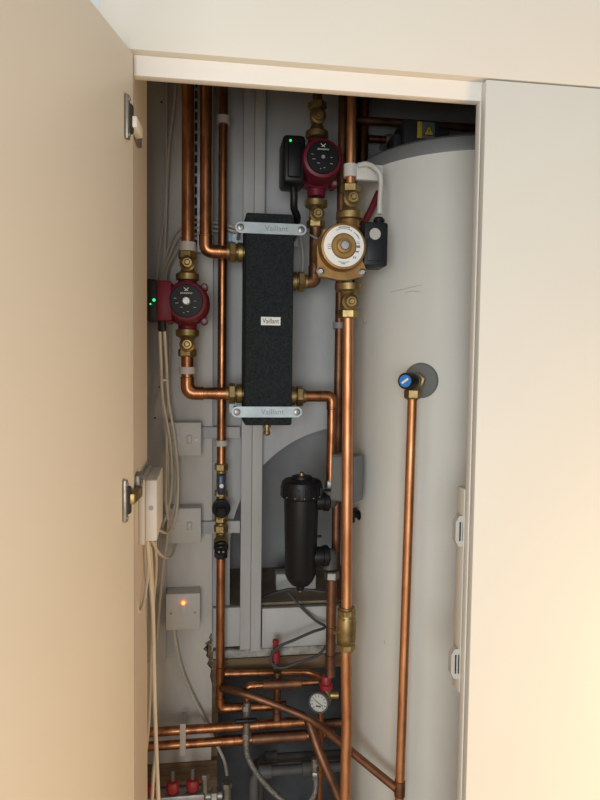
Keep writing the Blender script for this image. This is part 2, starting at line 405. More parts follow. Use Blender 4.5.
def clip(label, c, r, m='cliplt', yb=YB, axis=Z, w=0.014):
    c = V(c); t = thing('pipe_clip', label, 'pipe clip', V((c.x, yb, c.z)))
    a = V(axis).normalized()
    MB().lathe(c-a*w/2, a, [(r+.0006, 0), (r+.0048, 0), (r+.0048, w), (r+.0006, w), (r+.0006, 0)], 22).build('clip_ring', m, t)
    sz = (r*1.3, abs(yb-c.y)-r-.002, w) if abs(a.z) > .5 else (w, abs(yb-c.y)-r-.002, r*1.3)
    if sz[1] > .001: MB().box(V((c.x, (c.y+r+.002+yb)/2, c.z)), sz, .001).build('clip_base', m, t)
    return t
r28, r22, r15, r10 = .014, .011, .0078, .006
ZT = 2.39

# ---------- plate heat exchanger
HY = 0.44
hc = P(269.3, 320, 0.375)
hz0 = P(268, 425.5, .375).z; hz1 = P(268, 213, .375).z; hw = 48*S(.375)
hx = thing('plate_heat_exchanger', 'tall black foam-clad plate heat exchanger with two steel straps', 'heat exchanger', (hc.x, HY, hz0))
fm = MB().box((hc.x, 0.44, (hz0+hz1)/2), (hw, 0.13, hz1-hz0), 0.005).build('insulation_block', 'foam', hx)
MB().bb((hc.x-hw/2-.0006, .436, hz0+.004), (hc.x+hw/2+.0006, .439, hz1-.004)).build('insulation_seam', 'dark', hx)
for k, (py, x0, x1) in enumerate(((228.5, 235, 306.5), (412, 231.5, 302))):
    zc_ = P(268, py, .372).z; a = P(x0, py, .372).x; b = P(x1, py, .372).x; hh = 5.4*S(.372)
    poly = []
    for kk in range(9): t = PI/2+PI*kk/8; poly.append(V((a+hh+hh*math.cos(t), .3745, zc_+hh*math.sin(t))))
    for kk in range(9): t = -PI/2+PI*kk/8; poly.append(V((b-hh+hh*math.cos(t), .3745, zc_+hh*math.sin(t))))
    st = MB().prism(poly, (0, -.004, 0)).build('strap', 'galv', hx)
    text('Vaillant', ((a+b)/2+.012, .3705, zc_), .018, st, 'emboss', depth=.0004, width=.052)
    for xx in (a+hh, b-hh):
        bo = MB().lathe((xx, .3705, zc_), -Y, [(.0078, 0), (.0078, .0015), (.0055, .003), (0, .003)], 18).build('bolt', 'steel', hx)
        MB().box((xx, .3674, zc_), (.0014, .0006, .008)).build('screw_slot', 'dark', bo)
        MB().cyl((xx, .3745, zc_), (xx, YB, zc_), .004, 10).build('strap_rod', 'galv', hx)
    MB().bb((a, .507, zc_-hh), (b, .511, zc_+hh)).build('rear_strap', 'galv', hx)
lb = MB().bb((P(261, 321, .374).x, .3738, P(271, 325.3, .374).z), (P(280.5, 321, .374).x, .3752, P(271, 317, .374).z)).build('name_label', 'paper', hx)
text('Vaillant', P(270.8, 321.2, .3736), .0155, lb, 'ink', width=.037)
# bottom drain
dc = V((P(267, 430, .44).x, .44, hz0))
MB().lathe(dc, -Z, [(.009, 0), (.009, .010), (.006, .011), (.006, .02), (.008, .021), (.008, .026), (.0035, .03)], 14).build('drain_plug', 'brass', hx)
# blue-white tags behind the strap ends
for k, (tx, ty) in enumerate(((233, 238), (234, 408), (300, 406))):
    if k < 2: MB().box(P(tx, ty, .51), (.022, .003, .016), .001).build('rear_tag', 'blueclip', hx)
    else: MB().box(P(tx, ty, .505), (.020, .003, .010), .001).build('rear_tag', 'cliplt', hx)
# union nuts to the sides: (pixel y, side)
def hxunion(py, side):
    zc_ = P(240 if side < 0 else 296, py, HY).z; x0 = hc.x+side*hw/2; d = X*side
    u_ = MB().cyl((x0-side*.002, HY, zc_), (x0+side*.040, HY, zc_), r28+.0025, 20).build('union_sleeve', 'brass', hx)
    MB().nut((x0+side*.009, HY, zc_), X, .0225, .014, 20).build('union_collar', 'brass', hx)
    MB().nut((x0+side*.026, HY, zc_), X, .0245, .016).build('union_nut', 'brass', hx)
    return V((x0+side*.040, HY, zc_))
uLT, uLB, uRT, uRB = hxunion(252.5, -1), hxunion(393.5, -1), hxunion(281.5, 1), hxunion(396, 1)

# ------------------------------------------------------------------ pumps and pump valves
def pump_valve(label, x, y, znut, zpipe, r=r28, bright='brass', nr=.0265):
    """gate valve between pump union nut at znut and pipe nut at zpipe (vertical)"""
    t = thing('pump_valve', label, 'valve', (x, y, min(znut, zpipe)))
    s = 1 if zpipe > znut else -1; L = abs(zpipe-znut)
    MB().lathe((x, y, znut-s*.009), Z*s, [(nr-.004, 0), (nr, .002), (nr, .015), (nr-.004, .018)], 12).build('union_nut', bright, t)
    MB().lathe((x, y, znut+s*.009), Z*s, [(.019, 0), (.013, L*.2), (.017, L*.40), (.017, L*.55), (.014, L*.75), (.016, L-.014)], 20).build('body', bright, t)
    MB().nut((x, y, zpipe-s*.004), Z, .0215, .018).build('compression_nut', bright, t)
    zc_ = (znut+zpipe)/2+s*.002
    b = MB().lathe((x, y-.008, zc_), -Y, [(.0175, 0), (.0175, .012), (.013, .015), (.013, .020), (.010, .023)], 24).build('gland', bright, t)
    MB().lathe((x, y-.031, zc_), -Y, [(.0065, 0), (.0065, .004), (.0045, .006), (0, .006)], 12).build('spindle', bright, b)
    return t
def red_pump(label, C, py=0):
    t = thing('circulation_pump', label, 'pump', C-Z*.064)
    MB().lathe(C-Z*.064, Z, [(.021, 0), (.021, .02), (.026, .045), (.026, .083), (.021, .108), (.021, .128)], 24).build('port_tube', 'red', t)
    MB().lathe(C+Y*.032, -Y, [(.030, 0), (.046, .006), (.0505, .02), (.0505, .052), (.046, .058), (.0455, .10), (.042, .112), (.0365, .1145), (.0355, .1145)], 40).build('pump_housing', 'red', t)
    for a in (45, 135, 225, 315):
        q = C+V((math.cos(math.radians(a))*.054, -.012, math.sin(math.radians(a))*.054))
        lg = MB().cyl(q+Y*.02, q-Y*.012, .0085, 12, .001).build('bolt_lug', 'red', t)
        MB().cyl(q-Y*.012, q-Y*.018, .0045, 10).build('bolt', 'greybox', lg)
    fc = C-Y*.082
    f_ = MB().lathe(fc, -Y, [(.0355, 0), (.0355, .0035), (.034, .005), (0, .005)], 40).build('face_plate', 'blackface', t)
    yy = fc.y-.0052
    text('GRUNDFOS', (fc.x, yy, fc.z+.0165), .0048, f_, 'paper', width=.026)
    lm = MB()
    for s_ in (-1, 1):
        lm.tube([V((fc.x-.005*s_, yy, fc.z+.0285)), V((fc.x, yy, fc.z+.0235)), V((fc.x+.0035*s_, yy, fc.z+.022))], .0007, seg=5)
    lm.build('logo_mark', 'paper', f_)
    for a, b, w_ in ((.022, .0, .006), (-.024, -.006, .010), (-.012, -.016, .009), (.004, -.027, .006), (-.006, -.030, .004), (.022, -.016, .008), (-.028, .006, .007)):
        MB().box((fc.x+a*.84, yy, fc.z+b*.84), (w_*.7, .0005, .0009)).build('face_print', 'faintink', f_)
    return t, f_, fc
# left pump on pipe 1
Y1 = .44
x1 = P(187.5, 300, Y1).x
zpl = P(187, 304.5, Y1).z
lp, lf, lfc = red_pump('red circulation pump with chrome centre screw left of the heat exchanger', V((x1, Y1, zpl)))
MB().lathe(lfc-Y*.005, -Y, [(.0092, 0), (.0092, .004), (.007, .006), (0, .006)], 20).build('vent_screw', 'steel', lf)
cbx = P(163, 303, .375)
bx_ = MB().box((P(164.5, 303, .38).x, .385, zpl), (.034, .062, .086), .005).build('terminal_box', 'red', lp)
bk = MB().box((P(152.5, 303, .38).x, .385, zpl), (.024, .070, .088), .004).build('terminal_cover', 'black', lp)
for (a, b, s_) in ((154, 300, .0035), (150.5, 304, .002)): MB().lathe(P(a, b, .3495), -Y, [(s_, 0), (s_, .0008)], 10).build('status_light', 'led', bk)
MB().lathe((P(162, 325, .385).x, .385, zpl-.043), -Z, [(.009, 0), (.009, .018), (.007, .022)], 14).build('cable_gland', 'black', lp)
pump_valve('brass pump valve above the red pump left of the heat exchanger', x1, Y1, P(187, 277, Y1).z, P(187, 253.5, Y1).z)
pump_valve('brass pump valve below the red pump left of the heat exchanger', x1, Y1, P(187, 333, Y1).z, P(187, 354.5, Y1).z)

# pump at the top right of the heat exchanger
Y4 = .44
x4 = P(316, 200, Y4).x
zp4 = P(318, 169, Y4).z
rp, rf, rfc = red_pump('dark red circulation pump with black controller high beside the upright pipes', V((x4, Y4, zp4)))
MB().lathe(rfc-Y*.005, -Y, [(.004, 0), (.004, .003), (0, .003)], 12).build('vent_screw', 'steel', rf)
ccx = P(292.5, 163, .40)
zch = 46*S(.40)
ct = MB().box((ccx.x, .41, ccx.z), (22*S(.40), .085, zch), .009, seg=3).build('controller', 'black', rp)
MB().box((ccx.x, .365, ccx.z-.004), (.030, .012, zch*.72), .005).build('controller_lid', 'blackface', ct)
MB().box((ccx.x+.038, .43, ccx.z), (.05, .05, .06), .006).build('controller_neck', 'red', rp)
MB().lathe(P(290.5, 140.5, .3665), -Y, [(.0028, 0), (.0028, .001)], 10).build('status_light', 'led', ct)
MB().lathe(P(291, 145.5, .3665), -Y, [(.002, 0), (.002, .001)], 10).build('controller_button', 'faintink', ct)
MB().tube([P(293, 184, .41), P(294, 196, .41), P(294, 208, .42), P(297, 216, .44), P(297, 222, .46)], .0085, smooth=True).build('controller_plug_lead', 'black', rp)
pump_valve('brass pump valve above the dark red pump high on the wall', x4, Y4, P(317, 135, Y4).z, P(317, 104, Y4).z)
pump_valve('brass pump valve under the dark red pump near the heat exchanger strap', x4, Y4, P(315, 204, Y4).z, P(315, 226, Y4).z)

# bronze pump on the main pipe
Y7 = .28
x7 = P(347.5, 350, Y7).x
zb7 = P(346, 247, Y7).z
C7 = V((x7, Y7, zb7))
bp = thing('circulation_pump', 'bronze circulation pump with white ring label in front of the tank', 'pump', C7-Z*.066)
MB().lathe(C7-Z*.066, Z, [(.020, 0), (.020, .02), (.027, .045), (.027, .088), (.020, .112), (.020, .132)], 24).build('port_tube', 'bronze', bp)
fo = P(344, 246, Y7-.085)-V((x7, Y7-.085, zb7))       # the motor axis sits a little off the pipe
Cm = C7+V((fo.x, 0, fo.z))
MB().lathe(Cm+Y*.03, -Y, [(.030, 0), (.045, .006), (.048, .018), (.048, .06), (.0465, .064), (.0465, .106), (.0445, .112), (.0405, .113)], 48).build('motor_can', 'bronze', bp)
# flange with two bolt lobes
fl = []
hull = [(-.047, -.036), (-.050, -.047), (-.044, -.056), (-.030, -.057), (-.005, -.062), (.020, -.061), (.036, -.056), (.047, -.054), (.054, -.046), (.051, -.036), (.045, -.022), (.048, .0), (.036, .036), (0, .0485), (-.036, .036), (-.0485, 0)]
MB().prism([Cm+V((a, -.055, b)) for a, b in hull[::-1]], (0, .022, 0)).build('flange', 'bronze', bp)
for a, b in ((-.0415, -.0465), (.0445, -.0455)):
    MB().lathe(Cm+V((a, -.055, b)), -Y, [(.0075, 0), (.0075, .004), (.0045, .006), (.0045, .004), (0, .004)], 14).build('bolt', 'steel', bp)
fy = Cm-Y*.083
rg = MB().lathe(fy, -Y, [(.0402, 0), (.0402, .0012), (.0252, .0012), (.0252, 0), (.0402, 0)], 48).build('ring_label', 'paper', bp)
hub = MB().lathe(fy, -Y, [(.0252, 0), (.0252, .0016), (.0225, .004), (.015, .004), (.014, .008), (.010, .009), (0, .009)], 36).build('centre_hub', 'bronze', bp)
MB().lathe(fy-Y*.009, -Y, [(.009, 0), (.009, .002), (.0075, .004), (0, .004)], 20).build('vent_screw', 'steel', hub)
yy = fy.y-.0014
pr = MB()
def ringline(r, a0, a1, wd=.0012):
    n_ = 10; pl_ = []
    for k in range(n_+1): a = math.radians(a0+(a1-a0)*k/n_); pl_.append(fy+V((math.cos(a)*(r+wd/2), -.0013, math.sin(a)*(r+wd/2))))
    for k in range(n_, -1, -1): a = math.radians(a0+(a1-a0)*k/n_); pl_.append(fy+V((math.cos(a)*(r-wd/2), -.0013, math.sin(a)*(r-wd/2))))
    pr.prism(pl_, (0, -.0003, 0))
for r, a0, a1, wd in ((.0372, 72, 108, .0022), (.0338, 62, 118, .0012), (.0338, 25, 55, .0012), (.0345, 30, 44, .001), (.0315, 250, 290, .0012), (.0345, 262, 276, .0018)): ringline(r, a0, a1, wd)
for a, b, w_, h_ in ((.0285, .009, .006, .001), (.0285, .006, .007, .001), (.029, .0, .007, .005), (.026, -.010, .008, .003), (.020, -.0215, .002, .004), (.0235, -.0215, .002, .004), (-.029, .002, .007, .001), (-.029, -.002, .008, .001), (-.0285, -.006, .006, .0012)):
    pr.box(fy+V((a, -.0015, b)), (w_, .0003, h_))
pr.build('label_print', 'labelink', rg)
tb = P(374.5, 245, .235)
tx = MB().box((tb.x, .252, tb.z), (25*S(.23), .06, 44*S(.23)), .005).build('terminal_box', 'pumpbox', bp)
MB().box((tb.x-.002, .2215, tb.z-.012), (.034, .004, .045), .0015).build('terminal_lid', 'pumpbox', tx)
MB().lathe(P(375, 234, .2205), -Y, [(.0115, 0), (.0115, .0012), (.0, .0014)], 24).build('round_sticker', 'cliplt', tx)
MB().lathe((P(379, 220, .245).x, .245, tb.z+.040), Z, [(.010, 0), (.010, .008), (.012, .009), (.012, .013), (.008, .018)], 16).build('cable_gland', 'black', tx)
MB().bb((Cm.x+.035, .235, Cm.z-.02), (tb.x-.015, .27, Cm.z+.02), .003).build('terminal_neck', 'bronze', bp)
pump_valve('brass pump valve above the bronze pump', x7, Y7, P(348, 216, Y7).z, P(348, 187, Y7).z, nr=.0295)
pump_valve('brass pump valve below the bronze pump', x7, Y7, P(347, 287.5, Y7).z, P(347, 316, Y7).z, nr=.0295)

# ------------------------------------------------------------------ pipes
def at(px, py, yy): return P(px, py, yy)
# 1: ceiling to left pump, and pump down and round to exchanger
pipe('copper pipe from the ceiling down to the red pump left of the heat exchanger', [([V((x1, Y1, P(187, 251, Y1).z)), V((x1, Y1, ZT))], r28)])
c = V((x1, HY, uLB.z))
pipe('short copper elbow pipe from the left red pump to the heat exchanger bottom', [([V((x1, Y1, P(187, 356, Y1).z)), c, uLB], r28)], bends=[(c, c+Z, c+X, r28)], bend=.03, parts=[('coupling', coupling(c+X*.066, X, r28, .004), 'copper')])
# 2
x2 = P(206, 160, HY).x; c = V((x2, HY, uLT.z))
pipe('copper pipe from the ceiling bending into the heat exchanger top left', [([V((x2, HY, ZT)), c, uLT], r28)], bends=[(c, c+Z, c+X, r28)], bend=.03)
# 3 upright 22 mm
Y3 = .505
x3a = P(222.3, 300, Y3).x
zv0, zv1 = P(221, 463, Y3).z, P(219, 556, Y3).z
pipe('thin upright copper pipe from the ceiling to the blue-levered valve', [([V((x3a, Y3, ZT)), V((x3a, Y3, zv0))], r22)])
zel = P(221, 708.5, Y3).z; c = V((x3a, Y3, zel)); cE = V((P(286, 708, Y3).x, Y3, zel-.003))
zt1 = P(219, 674, Y3).z; zt2 = P(219, 686, Y3).z
pipe('upright copper pipe below the valves turning right at its foot', [([V((x3a, Y3, zv1)), c, cE], r22)], bends=[(c, c+Z, c+X, r22)], bend=.025,
     parts=[('tee_collar', coupling(V((x3a, Y3, zt1)), Z, r22, .04), 'copper'), ('tee_collar', coupling(V((x3a, Y3, zt2-.008)), Z, r22, .02), 'copper')])
pipe('thin copper pipe from the upright pipe to the red-capped safety valve', [([V((x3a+r22, Y3, zt1)), V((P(310, 671, Y3).x, Y3, P(310, 672, Y3).z)), P(322, 678, Y3-.02)], r15)], bend=.04)
# 4 right pump down to exchanger right top
c = V((x4, HY, uRT.z))
pipe('short copper pipe from the dark red pump into the heat exchanger right side', [([V((x4, Y4, P(315, 228, Y4).z)), V((x4, Y4, uRT.z)), uRT], r28)], bends=[(V((x4, Y4, uRT.z)), V((x4, Y4, 5)), V((-5, Y4, uRT.z)), r28)], bend=.02, m='copper_old')
pipe('short copper pipe rising from the dark red pump valve to the ceiling', [([V((x4, Y4, P(317, 102, Y4).z)), V((x4, Y4, ZT))], r22)], m='copper_old')
# 5 exchanger right bottom down to filter
YF = .44
x5 = P(331.5, 440, YF).x; c = V((x5, HY, uRB.z))
zf1 = P(331, 483, YF).z
pipe('copper pipe from the heat exchanger bottom right down to the black filter', [([uRB, c, V((x5, YF, zf1))], .0118), ([uRB, c-X*.028], .0135)], bends=[(c, c-X, c-Z, .0118)], bend=.02, m='copper')
x5b = P(331, 620, YF).x
pipe('upright copper pipe running down from the black filter', [([V((x5b, YF, P(331, 579, YF).z)), V((x5b, YF, P(330, 676, YF).z))], r28-.002)], m='copper_old', parts=[('coupling', coupling(V((x5b, YF, P(331, 627, YF).z)), Z, r28-.002, .004), 'copper_old'), ('coupling', coupling(V((x5b, YF, P(331, 655, YF).z)), Z, r28-.002, .004), 'copper_old')])
# 6 tall pipe behind the main pipe
Y6 = .51; x6 = P(338.5, 380, Y6).x
pipe('dark upright copper pipe close to the wall behind the bronze pump', [([V((x6, Y6, ZT)), V((x6, Y6, P(338, 600, Y6).z))], r22)], m='copper_old')
# 7 main pipe
xk = P(346.3, 628, Y7).x
zk0, zk1 = P(346, 607, Y7).z, P(346, 650, Y7).z
pipe('copper pipe from the ceiling to the bronze pump', [([V((x7, Y7, ZT)), V((x7, Y7, P(348, 184, Y7).z))], .0092)], m='copper_bright')
pipe('long bright copper pipe from the bronze pump to the check valve', [([V((x7, Y7, P(347, 318, Y7).z)), V((xk, Y7, zk0))], .0116)], m='copper_bright')
pipe('bright copper pipe below the check valve with a slight kink', [([V((xk, Y7, zk1)), P(346.2, 690, Y7), P(347.2, 722, Y7), P(346, 752, Y7), V((P(345.8, 790, Y7).x, Y7, .0))], .0118)], m='copper_bright', bend=.04)
kv = thing('check_valve', 'brass check valve on the long bright copper pipe', 'valve', (xk, Y7, zk1))
L = zk0-zk1
MB().lathe((xk, Y7, zk1), Z, [(.017, 0), (.017, .012), (.015, .013), (.020, .02), (.0215, .028), (.0215, L-.030), (.019, L-.02), (.017, L-.014), (.017, L)], 24).build('body', 'brass', kv)
for zz in (zk1+.010, zk0-.010, zk0-.026): MB().nut((xk, Y7, zz), Z, .0205, .014, 8).build('compression_nut', 'brass', kv)
MB().cyl((xk-.018, Y7-.008, (zk0+zk1)/2-.003), (xk-.030, Y7-.012, (zk0+zk1)/2-.003), .004, 10).build('test_point', 'brass', kv)
# 8 pipes high behind the tank
Y8 = .79; x8 = P(363, 130, Y8).x
pipe('dark thick copper pipe standing behind the tank top', [([V((x8, Y8, ZT)), V((x8, Y8, 1.2))], r28+.002)])
zh8 = P(380, 137, Y8-.02).z
pipe('short copper branch behind the tank rim', [([V((x8+.017, Y8, zh8)), V((P(402, 137, Y8).x, Y8, zh8))], r22)])
clip('pale clip on the short branch pipe behind the tank rim', V((P(389, 137, Y8).x, Y8, zh8)), r22, 'clipgrey', yb=YD, axis=X, w=.02)
pipe('copper pipe crossing under the cupboard ceiling above the tank', [([V((x8-.06, .70, 2.115)), V((1.16, .70, 2.115))], r22)], m='copper_old')
# 9 tank drain pipe
pd = V((pv.x, pv.y, P(411, 399, pv.y).z))
e9 = P(400.5, 790, pv.y); 
zlow = e9.z
j9 = P(399.8, 788, pv.y)
pipe('slim copper pipe dropping from the tank drain valve', [([pd, V((P(405.3, 620, pv.y).x, pv.y, P(404, 620, pv.y).z)), j9, V((j9.x, j9.y, 0.0))], r22-.0012)], m='copper_bright', bend=.03, parts=[('tee_collar', coupling(j9, Z, r22-.001, .035), 'copper_old')])
a9 = V((x3a+.004, Y3-.012, P(219, 686, Y3).z))
pipe('sloping copper pipe running from the upright pipe down past the tank', [([a9, P(236, 691, .44), P(262, 699.5, .425), P(312, 719, .39), P(336, 739, .33), V((j9.x-.008, j9.y, j9.z))], r15+.001)], m='copper_old', bend=.06)
# 11/12/13 lower runs
Yl = .49
def lvl(x0, x1, py, yy, r): 
    a = P(x0, py, yy); b = P(x1, py, yy); zz = P((x0+x1)/2, py, yy).z
    return [V((a.x, yy, zz)), V((b.x, yy, zz))]
Yp = .47
up = [V((-.155, Yp, P(190, 729.5, Yp).z)), V((P(312, 722, Yp).x, Yp, P(190, 729.5, Yp).z))]
lo = [V((-.155, Yp, P(190, 743.5, Yp).z)), V((P(334, 738, Yp).x, Yp, P(190, 743.5, Yp).z))]
zu, zlo = up[0].z, lo[0].z
pipe('upper of two level copper pipes entering low from the side', [(up, r22)], parts=[('coupling', coupling(V((P(k, 722, Yp).x, Yp, zu)), X, r22, .028), 'copper') for k in (253, 286)])
pipe('lower of two level copper pipes entering low from the side', [(lo, r22)], parts=[('coupling', coupling(V((P(k, 740, Yp).x, Yp, zlo)), X, r22, .03), 'copper') for k in (228, 240)]+[('sleeve', coupling(V((P(279, 740, Yp).x, Yp, zlo)), X, r22+.0008, .135), 'copper_old')])
x12 = P(277, 700, Yp).x
pipe('short upright copper pipe dropping into the upper level pipe', [([V((x12, Yp, P(277, 672, Yp).z)), V((x12, Yp, zu+r22))], r22-.002)], m='copper_old', parts=[('tee_collar', coupling(V((x12, Yp, zu+.02)), Z, r22-.002, .02), 'copper_old')])
Ye = .455
c = P(248, 686, Ye); 
pipe('copper elbow pipe with a long coupling below the shelf', [([P(247, 704, Ye), V((P(247, 704, Ye).x, Ye, c.z)), V((P(318, 683, Ye).x, Ye, c.z))], r15)], bends=[(V((P(247, 704, Ye).x, Ye, c.z)), V((P(247, 704, Ye).x, Ye, 0)), V((9, Ye, c.z)), r15)], parts=[('coupling', coupling(V((P(282, 684, Ye).x, Ye, c.z)), X, r15+.0025, .095), 'copper_old'), ('coupling', coupling(V((P(291, 684, Ye).x, Ye, c.z)), X, r15+.004, .004), 'copper')], bend=.012)
pipe('dull brown pipe slanting down between the hoses', [([P(307, 716, .425), P(319, 752, .39), P(340, 800, .36), P(352, 830, .34), V((P(352, 830, .34).x+.01, .33, 0.0))], r22)], m='copper_old', bend=.03)
x18 = P(320, 760, .43).x
pipe('narrow copper pipe under the pressure gauge', [([V((x18, .43, P(320, 712, .43).z)), V((x18, .43, 0.0))], r15)], m='copper')
pipe('low copper pipe running behind the slanting pipe to the tank', [([P(322, 724, .52), P(345, 722, .52)], r22)], m='copper_old')

# clips
clip('pale clip above the left red pump valve', V((x1, Y1, P(187, 247, Y1).z)), r28, w=.020)
clip('pale clip under the left red pump valve', V((x1, Y1, P(187, 370.5, Y1).z)), r28, w=.016)
clip('pale clip high on the thin upright pipe', V((x3a, Y3, P(223, 120.5, Y3).z)), r22, w=.018)
clip('pale clip just above the blue-levered valve', V((x3a, Y3, P(222, 443, Y3).z)), r22, w=.014)
clip('grey clip on the dark pipe behind the bronze pump', V((x6, Y6, P(337, 325.5, Y6).z)), r22, 'clipgrey', w=.015)
t = thing('pipe_clip', 'pale double clip holding the two low level pipes', 'pipe clip', V((P(183, 740, Yp).x, Yp, zlo-.02)))
xc = P(183, 740, Yp).x
for zz in (zu, zlo): MB().lathe((xc-.007, Yp, zz), X, [(r22+.0006, 0), (r22+.005, 0), (r22+.005, .014), (r22+.0006, .014), (r22+.0006, 0)], 20).build('clip_ring', 'cliplt', t)
MB().bb((xc-.007, Yp-.016, zlo-.020), (xc+.007, Yp-.012, zu+.024), .001).build('clip_bar', 'cliplt', t)
MB().bb((xc-.006, Yp+.013, zlo), (xc+.006, YB, zu), .001).build('clip_base', 'cliplt', t)
zc7 = P(348, 172, Y7).z
t = thing('pipe_clip', 'long pale plastic bracket from the upright pipe across to the tank', 'pipe clip', (x7, Y7, zc7-.01))
MB().lathe((x7, Y7, zc7-.011), Z, [(.0096, 0), (.0145, 0), (.0145, .026), (.0096, .026), (.0096, 0)], 24).build('clip_ring', 'white', t)
eb = P(382, 175, Y7-.004)
MB().bb((x7+.010, Y7-.014, zc7-.018), (eb.x, Y7+.002, zc7+.014), .002).build('bracket_arm', 'white', t)

# ------------------------------------------------------------------ valves on the thin upright pipe
za, zb2 = P(221, 463, Y3).z, P(221, 498, Y3).z
t = thing('isolation_valve', 'small brass isolation valve with a navy blue lever', 'valve', (x3a, Y3, zb2))
MB().lathe((x3a, Y3, zb2), Z, [(.012, 0), (.012, (za-zb2))], 18).build('body', 'brass', t)
MB().nut((x3a, Y3, za-.010), Z, .0165, .018).build('compression_nut', 'brass', t)
MB().nut((x3a, Y3, zb2+.012), Z, .0165, .016).build('compression_nut', 'brass', t)
zm = P(221, 483, Y3).z
lv = MB().box((x3a, Y3-.020, zm), (.019, .014, .050), .005).build('lever', 'navy', t)
MB().lathe((x3a, Y3-.027, zm-.002), -Y, [(.005, 0), (.005, .002), (0, .0025)], 12).build('lever_screw', 'paper', lv)
zz = P(220, 506, Y3).z
t = thing('pressure_valve', 'brass pressure reducing valve with a black dial cap', 'valve', (x3a, Y3, zz-.03))
MB().lathe((x3a, Y3, P(220, 522, Y3).z), Z, [(.012, 0), (.016, .012), (.018, .03), (.014, .05), (.012, .058)], 18).build('body', 'brass', t)
MB().nut((x3a, Y3, P(220, 519, Y3).z), Z, .0165, .016).build('compression_nut', 'brass', t)
dcap = MB().lathe((x3a, Y3-.004, zz), -Y+Z*-.18, [(.018, 0), (.0225, .004), (.0225, .016), (.019, .018), (.019, .022), (.0165, .024)], 24).build('dial_housing', 'pumpbox', t)
MB().lathe((x3a, Y3-.028, zz-.005), -Y+Z*-.18, [(.015, 0), (.015, .004), (.0125, .006), (.0125, .016), (.010, .018)], 24).build('dial_cap', 'black', dcap)
zz = P(219.5, 545, Y3).z
t = thing('strainer_valve', 'brass tee strainer with a black knob under the pressure valve', 'valve', (x3a, Y3, zz-.02))
MB().lathe((x3a, Y3, zv1), Z, [(.012, 0), (.0125, .03), (.0125, P(220, 523, Y3).z-zv1)], 18).build('body', 'brass', t)
MB().nut((x3a, Y3, P(220, 528.5, Y3).z), Z, .0175, .020).build('compression_nut', 'brass', t)
kb = MB().lathe((x3a, Y3-.004, zz+.012), (0, -.85, -.5), [(.0165, 0), (.0165, .016), (.018, .017), (.018, .024), (.0155, .026), (.0155, .034), (.013, .036)], 22).build('knob', 'black', t)
MB().lathe((x3a, Y3-.004, zz+.012), (0, -.85, -.5), [(.0178, 0), (.0178, .014), (.016, .015)], 22).build('gland', 'brass', t)
q = V((x3a, Y3-.004, zz+.012))+V((0, -.85, -.5)).normalized()*.0365
for a in (-.005, .005): MB().lathe(q+X*a, (0, -.85, -.5), [(.0028, 0), (.0028, .001)], 10).build('knob_mark', 'clipgrey', kb)
MB().nut((x3a, Y3, zv1+.004), Z, .0165, .018).build('collar', 'black', t)

# ------------------------------------------------------------------ black magnetic filter
xf = P(301, 530, YF).x
zf = lambda py: P(301, py, YF).z
s_ = S(YF)
mf = thing('magnetic_filter', 'black cylindrical magnetic filter with a ribbed screw cap', 'filter', (xf, YF, zf(590)))
MB().lathe((xf, YF, zf(590)), Z, [(.008, 0), (.010, .004), (.010, .012), (.022, zf(584)-zf(590)), (.030, zf(580)-zf(590)), (.037, zf(574)-zf(590)), (.0415, zf(495)-zf(590))], 40).build('canister', 'black', mf)
MB().lathe((xf, YF, zf(590)-.004), Z, [(.004, 0), (.004, .006)], 10).build('drain_nipple', 'brass', mf)
cp = MB().lathe((xf, YF, zf(498)), Z, [(.043, 0), (.048, .004), (.049, .030), (.047, .040), (.041, .045), (.024, .047), (.024, .053), (.017, .054), (.0, .054)], 40).build('screw_cap', 'black', mf)
for k in range(24):
    a = 2*PI*k/24; q = V((xf+math.cos(a)*.0485, YF+math.sin(a)*.0485, zf(498)+.017))
    MB().box(q, (.004, .005, .024), .001, Matrix.Rotation(a, 3, 'Z')).build('rib', 'black', cp)
for k in range(7):
    a = PI+PI*(k+.5)/7; q = V((xf+math.cos(a)*.0498, YF+math.sin(a)*.0498, zf(498)+.008))
    MB().box(q, (.002, .0022, .0022), 0, Matrix.Rotation(a, 3, 'Z')).build('cap_stud', 'clipgrey', cp)
MB().lathe((xf, YF, zf(498)+.054), Z, [(.0065, 0), (.0065, .006), (.003, .009)], 12).build('bleed_screw', 'brass', mf)
for k, (py, R_) in enumerate(((501, .021), (556, .023))):
    zc_ = P(322, py, YF).z
    pp_ = MB().lathe((xf+.025, YF, zc_), X, [(R_-.002, 0), (R_, .012), (R_, .028), (R_+.003, .029), (R_+.003, .040), (R_-.003, .044)], 24).build('port', 'black', mf)
    el = [V((xf+.066, YF, zc_)), V((x5, YF, zc_)), V((x5, YF, zc_+(.026 if k == 0 else -.030)))]
    MB().tube(el, .0185, .014).build('port_elbow', 'darkelbow', mf)
MB().box((xf+.038, YF-.01, P(322, 535, YF).z), (.02, .008, .005), .001).build('clip_tab', 'black', mf)
MB().nut((x5, YF, P(331, 484, YF).z), Z, .0145, .020).build('port_nut', 'nickel', mf)
MB().nut((x5b, YF, P(331, 575, YF).z), Z, .0185, .020).build('port_nut', 'nickel', mf)

